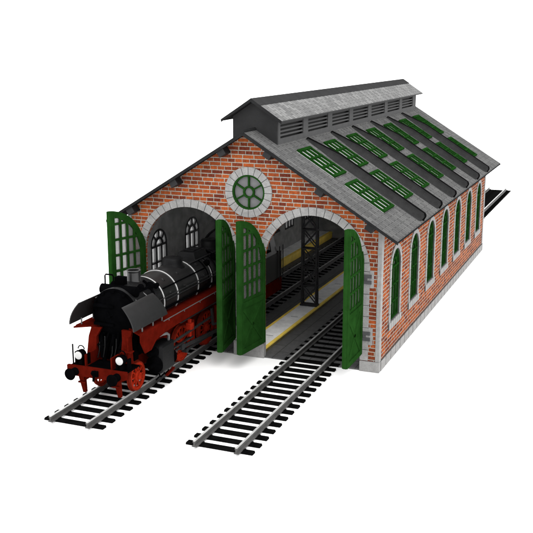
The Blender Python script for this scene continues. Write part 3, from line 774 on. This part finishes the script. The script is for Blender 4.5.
# running boards, valances and front uprights
for sg in (-1, 1):
    def bx(mm, xa, xb, ya, yb, za, zb5): mm.box(min(X + sg * xa, X + sg * xb), max(X + sg * xa, X + sg * xb), ya, yb, za, zb5)
    m = MB()
    m.hexa([(X + sg * p_[0], p_[1], z) for z in (2.69, 2.75) for p_ in ((.6, -6.2), (1.40, -6.78), (1.40, 4.4), (.6, 4.4))])
    rb = m.build('running_board', 'loco_red', lo)
    m = MB(); m.plate(([(-6.76, 2.76), (-6.76, 2.44), (-6.45, 1.95), (-6.0, 1.95), (-5.6, 2.22)] if sg > 0 else [(-6.6, 2.76), (-6.5, 2.64), (-5.9, 2.6), (-5.3, 2.2)]) + [(-4.85, 2.32), (-3.3, 2.36), (4.4, 2.36), (4.4, 2.76)], [], lambda u, v, d: (X + sg * (1.425 - d), u, v), 0, .045)
    m.build('valance', 'loco_red', rb)
    m = MB(); bx(m, 1.40, 1.435, -5.0, 4.4, 2.762, 2.785)
    for y in (-4.6, -3.3, -1.9, -.5, .9, 2.3, 3.7): bx(m, 1.4255, 1.44, y - .02, y + .02, 2.70, 2.785)
    m.build('edge_strip', 'pipe', rb)
    m = MB()
    m.hexa([(X + sg * p_[0], p_[1], p_[2]) for p_ in ((.52, -6.75, 1.555), (.92, -6.75, 1.555), (.92, -6.45, 1.555), (.52, -6.45, 1.555), (.54, -6.60, 2.42), (.88, -6.60, 2.42), (.88, -6.45, 2.42), (.54, -6.45, 2.42))])
    m.hexa([(X + sg * p_[0], p_[1], p_[2]) for p_ in ((.54, -6.61, 2.40), (.88, -6.61, 2.40), (.88, -6.45, 2.40), (.54, -6.45, 2.40), (.42, -6.42, 2.72), (.86, -6.42, 2.72), (.86, -6.30, 2.72), (.42, -6.30, 2.72))])
    m.build('front_upright', 'loco_red', lo, bevel=.02)
    if sg > 0:
        m = MB(); bx(m, .80, 1.10, -6.98, -6.70, 2.05, 2.10); bx(m, .92, .97, -6.9, -6.6, 1.56, 2.6); m.build('front_step', 'loco_red', lo, bevel=.01)
# buffer beam
m = MB(); m.plate([(-1.24, 1.26), (-.98, 1.15), (.98, 1.15), (1.24, 1.26), (1.24, 1.54), (-1.24, 1.54)], [], lambda u, v, d: (X + u, -7.56 + d, v), 0, .12)
bb = m.build('buffer_beam', 'loco_red', lo, bevel=.015)
m = MB(); m.box(X - 1.18, X + 1.18, -7.438, -6.5, 1.44, 1.50); m.build('front_deck', 'soot', lo)
for sg in (-1, 1):
    m = MB(); m.lathe([(.15, 0), (.15, .10), (.10, .14), (.10, .32)], (X + sg * .875, -7.56, 1.33), (0, -1, 0), 24); m.lathe([(.06, .28), (.21, .33), (.225, .37), (.20, .40), (.10, .425), (0, .43)], (X + sg * .875, -7.56, 1.33), (0, -1, 0), 32)
    m.build('buffer', 'soot', lo, smooth=45)
    m = MB(); m.hexa([(X + sg * p_[0], p_[1], p_[2]) for p_ in ((.68, -7.25, .42), (.80, -7.25, .42), (.80, -7.12, .42), (.68, -7.12, .42), (.62, -7.42, 1.12), (.86, -7.42, 1.12), (.86, -7.25, 1.12), (.62, -7.25, 1.12))])
    m.box(min(X + sg * .55, X + sg * .86), max(X + sg * .55, X + sg * .86), -7.46, -7.38, .86, .92)
    m.build('rail_guard', 'loco_red', lo, bevel=.01)
    # headlamp
    hx = X + (.95 if sg > 0 else -.76)
    m = MB(); m.lathe([(.10, -.02), (.165, .06), (.175, .12), (.175, .32), (.158, .34)], (hx, -7.16, 1.93), (0, -1, 0), 28); m.box(hx - .06, hx + .06, -7.4, -7.2, 1.553, 1.75)
    m.tube([(hx + .13 * math.cos(R(a)), -7.3, 2.12 + .13 * math.sin(R(a))) for a in range(0, 181, 20)], .022, 7)
    m.box(hx - .26, hx - .18, -7.35, -7.15, 1.553, 2.0); m.box(hx + .19, hx + .25, -7.30, -7.1, 1.553, 1.95)
    hl = m.build('headlamp', 'soot', lo, smooth=45)
    m = MB(); m.lathe([(.148, 0), (.148, .02), (.11, .04), (.05, .05), (0, .052)], (hx, -7.50, 1.93), (0, -1, 0), 28); m.build('lens', 'lamp', hl, smooth=60)
m = MB(); m.tube([(X - 1.02, -7.45, 1.55), (X - 1.02, -7.45, 2.32)], .028, 8); m.build('marker_rod', 'soot', lo, smooth=60)
m = MB()
m.box(X - .10, X + .10, -7.66, -7.56, 1.25, 1.46); m.tube([(X, -7.62, 1.36), (X, -7.80, 1.38), (X, -7.86, 1.46), (X, -7.78, 1.52)], .04, 8)
m.tube([(X, -7.72, 1.34), (X, -7.76, 1.12)], .045, 8)
m.build('coupling', 'soot', lo, smooth=50)
# frame
m = MB()
for sg in (-1, 1): m.box(min(X + sg * .52, X + sg * .57), max(X + sg * .52, X + sg * .57), -7.4, 7.3, 1.0, 1.95)
m.box(X - .52, X + .52, -3.4, 7.2, 1.3, 1.9)
m.build('frame', 'loco_red', lo)
m = MB(); m.hexa([(X - .62, 1.6, 1.95), (X + .62, 1.6, 1.95), (X + .62, 4.5, 1.95), (X - .62, 4.5, 1.95), (X - 1.0, 1.6, 3.0), (X + 1.0, 1.6, 3.0), (X + 1.0, 4.5, 3.0), (X - 1.0, 4.5, 3.0)]); m.build('firebox', 'loco_black', lo)
# wheels
def make_wheel(y, z, r, ns, sg, counter):
    c = Vector((X + sg * .72, y, z)); ax = Vector((sg, 0, 0)); m = MB()
    m.plate(circle(0, 0, r - .045, 40), [circle(0, 0, r - .125, 40)], lambda u, v, d: (c.x + sg * (.11 - d), c.y + u, c.z + v), 0, .10)
    m.lathe([(.20, 0), (.20, .11), (.13, .16), (.13, .20), (.06, .22)], c, ax, 24)
    for k in range(ns):
        a = 2 * PI * k / ns; m.bar((c.x + sg * .06, y + .15 * math.cos(a), z + .15 * math.sin(a)), (c.x + sg * .06, y + (r - .09) * math.cos(a), z + (r - .09) * math.sin(a)), .05, .055, (sg, 0, 0))
    if counter: 
        seg = arc(0, 0, r - .11, 215, 325, 12); m.plate(seg, [], lambda u, v, d: (c.x + sg * (.10 - d), c.y + u, c.z + v), 0, .07)
    wh = m.build('wheel', 'wheel_red', lo, smooth=35)
    m = MB(); m.lathe([(r - .05, .005), (r, .005), (r, .10), (r - .01, .115), (r - .05, .115), (r - .05, .005)], c, ax, 40, caps=False); 
    m.lathe([(r - .05, -.03), (r + .035, -.03), (r + .035, .0), (r - .05, .004), (r - .05, -.03)], c, ax, 40, caps=False); m.build('tyre', 'tyre', wh, smooth=35)
DY = [-2.40, -.05, 2.25, 4.5]
for sg in (-1, 1):
    make_wheel(-6.02, RT + .56, .56, 10, sg, False)
    for y in DY: make_wheel(y, RT + .76, .76, 14, sg, True)
    make_wheel(6.3, RT + .58, .58, 10, sg, False)
m = MB()
for y, z in [(-6.02, RT + .56)] + [(y, RT + .76) for y in DY] + [(6.3, RT + .58)]: m.tube([(X - .72, y, z), (X + .72, y, z)], .09, 12)
m.build('axle', 'loco_red', lo, smooth=50)
# cylinders and motion
for sg in (-1, 1):
    def P3(a, y, z): return (X + sg * a, y, z)
    def bx(mm, xa, xb, ya, yb, za, zb5): mm.box(min(X + sg * xa, X + sg * xb), max(X + sg * xa, X + sg * xb), ya, yb, za, zb5)
    m = MB(); bx(m, .86, 1.44, -5.28, -4.18, .74, 1.86)
    cyl = m.build('cylinder', 'loco_black', lo, bevel=.10)
    m = MB()
    for z, r in ((1.12, .34), (1.62, .19)):
        m.lathe([(r, 0), (r, .08), (r * .8, .11), (r * .3, .16), (r * .25, .28)], P3(1.15, -5.27, z), (0, -1, 0), 24); m.lathe([(r, 0), (r, .08), (r * .8, .11), (r * .3, .16), (r * .25, .30)], P3(1.15, -4.19, z), (0, 1, 0), 24)
    m.tube([P3(1.15, -5.5, 1.12), P3(1.15, -5.75, 1.12)], .07, 12)
    m.tube([P3(1.15, -5.4, 1.62), P3(1.15, -5.7, 1.62)], .10, 12)
    for y in (-5.1, -4.75, -4.4): m.tube([P3(1.2, y, .78), P3(1.25, y, .60), P3(1.25, y - .3, .55)], .03, 7)
    m.build('cylinder_head', 'soot', cyl, smooth=45)
    m = MB(); m.tube([P3(1.0, -5.9, 2.05), P3(1.22, -5.45, 2.20), P3(1.36, -5.05, 2.26), P3(1.40, -4.75, 2.22), P3(1.36, -4.52, 2.10), P3(1.30, -4.45, 1.84)], .055, 10)
    m.build('steam_pipe', 'pipe', cyl, smooth=60)
    m = MB(); bx(m, 1.10, 1.22, -4.0, -2.1, 1.28, 1.34); bx(m, 1.09, 1.25, -3.2, -2.98, 1.04, 1.28); m.tube([P3(1.15, -4.0, 1.14), P3(1.15, -3.1, 1.14)], .045, 10)
    m.build('slide_bar', 'rod', lo, bevel=.01)
    m = MB(); m.bar(P3(1.18, -3.1, 1.14), P3(1.18, 2.0, .78), .07, .16, (0, 0, 1)); m.build('connecting_rod', 'rod', lo, bevel=.015)
    m = MB(); m.bar(P3(1.0, DY[0], .78), P3(1.0, DY[3], .78), .06, .13)
    for y in DY: m.tube([P3(.86, y, .78), P3(1.08, y, .78)], .11, 14)
    m.build('coupling_rod', 'rod', lo, bevel=.012)
    m = MB(); m.bar(P3(1.26, -4.0, 1.62), P3(1.26, -.4, 1.72), .05, .10); m.bar(P3(1.28, -.4, 1.35), P3(1.28, -.5, 2.1), .07, .14, (0, 1, 0)); m.bar(P3(1.30, -.45, 1.36), P3(1.30, 1.9, 1.0), .05, .10)
    m.build('valve_gear', 'rod', lo, bevel=.01)
    m = MB(); bx(m, 1.14, 1.28, -2.50, -2.38, 1.40, 2.15); bx(m, 1.08, 1.34, -2.56, -2.30, 1.70, 1.98)
    m.build('motion_bracket', 'bracket_red', lo, bevel=.03)
    m = MB(); m.hexa([P3(*q) for q in ((1.30, -4.75, .50), (1.40, -4.75, .50), (1.40, -4.15, .62), (1.30, -4.15, .62), (1.30, -4.75, .56), (1.40, -4.75, .56), (1.40, -4.15, .68), (1.30, -4.15, .68))]); bx(m, 1.32, 1.36, -4.30, -4.23, .6, 1.0)
    m.build('foot_step', 'loco_red', lo)
    m = MB(); bx(m, .95, 1.32, 2.9, 3.6, 1.95, 2.25); m.build('air_tank', 'loco_black', lo, bevel=.1)
# boiler washout plugs, conduit, brake hangers and springs
for sg in (-1, 1):
    for y in (-3.4, -2.2, -.5, 1.5, 2.7):
        for a in (38, 74):
            nr = (sg * math.sin(R(a)), 0, math.cos(R(a))); c = (X + BR * nr[0], y, BZ + BR * nr[2])
            m = MB(); m.lathe([(.075, -.02), (.075, .02), (.05, .03), (.05, .05), (0, .052)], c, nr, 12); m.build('washout_plug', 'boiler', boiler, smooth=40)
    m = MB()
    m.tube([(X + sg * (BR + .04) * math.sin(R(86)), y, BZ + (BR + .04) * math.cos(R(86))) for y in (-3.9, -1, 2, 4.3)], .028, 7)
    m.tube([(X + sg * (BR + .05) * math.sin(R(30)), y, BZ + (BR + .05) * math.cos(R(30))) for y in (-1.0, .0, 1.2, 3.0, 4.2)], .03, 7)
    m.build('conduit', 'rod', boiler, smooth=60)
    for y in [(DY[k] + DY[k + 1]) / 2 for k in range(3)]:
        m = MB(); m.hexa([(X + sg * p_[0], y + p_[1], p_[2]) for p_ in ((.66, -.05, .55), (.80, -.05, .55), (.80, .10, .55), (.66, .10, .55), (.66, -.03, 1.75), (.80, -.03, 1.75), (.80, .03, 1.75), (.66, .03, 1.75))])
        m.build('brake_hanger', 'bracket_red', lo)
    m = MB(); m.tube([(X + sg * 1.15, -4.6, 2.62), (X + sg * 1.15, -4.2, 2.5), (X + sg * 1.22, -3.2, 2.2), (X + sg * 1.2, 4.3, 2.2)], .035, 8); m.build('under_pipe', 'rod', lo, smooth=60)
for x, z0, z1 in ((-.42, 1.65, 2.2), (-.18, 1.7, 2.45), (.12, 1.65, 2.1), (.3, 1.8, 2.4)):
    m = MB(); m.tube([(X + x, -6.75, z0), (X + x + .03, -6.66, (z0 + z1) / 2), (X + x - .02, -6.55, z1)], .022, 7); m.build('front_rod', 'loco_black', lo, smooth=60)
# cab
CY0, CY1 = 4.4, 7.36
m = MB()
for sg in (-1, 1):
    fnc = lambda u, v, d: (X + sg * (1.42 - d), u, v)
    m.plate([(CY0, 1.72), (CY1, 1.72), (CY1, 3.02), (CY0, 3.02)], [], fnc, 0, .05)
    lean = lambda u, v, d: (X + sg * (1.42 - d - (v - 3.02) * .16), u, v)
    m.plate([(CY0, 3.022), (6.75, 3.022), (6.55, 4.0), (CY0, 4.0)], [[(4.95, 3.2), (6.05, 3.2), (6.05, 3.82), (4.95, 3.82)]], lean, 0, .05)
m.plate([(-1.38, 1.75), (1.38, 1.75), (1.38, 3.02), (1.24, 4.0)] + arc(0, 3.1, 1.52, 36, 144, 14) + [(-1.24, 4.0), (-1.38, 3.02)], [], lambda u, v, d: (X + u, CY0 + .01 + d, v), 0, .06)
m.plate([(-1.36, 1.75), (1.36, 1.75), (1.36, 2.98), (-1.36, 2.98)], [], lambda u, v, d: (X + u, CY1 - .06 + d, v), 0, .05)
m.box(X - 1.36, X + 1.36, CY0 + .1, CY1 - .1, 1.75, 1.85)
cab = m.build('cab', 'boiler', lo)
m = MB(); ro = arc(0, 3.1, 1.60, 33, 147, 18); ri = arc(0, 3.1, 1.53, 33, 147, 18)
m.plate(ro + ri[::-1], [], lambda u, v, d: (X + u, CY0 - .1 + d, v), 0, CY1 - CY0 + .15); m.build('cab_roof', 'loco_black', cab, smooth=40)
for sg in (-1, 1):
    m = MB(); m.box(min(X + sg * 1.36, X + sg * 1.43), max(X + sg * 1.36, X + sg * 1.43), 4.6, 7.34, 1.05, 1.70); m.build('side_apron', 'loco_red', cab)
    m = MB()
    for y in (6.95, 7.42): m.tube([(X + sg * 1.47, y, 1.6), (X + sg * 1.47, y, 3.3)], .025, 8)
    m.build('cab_handrail', 'rod', cab, smooth=60)
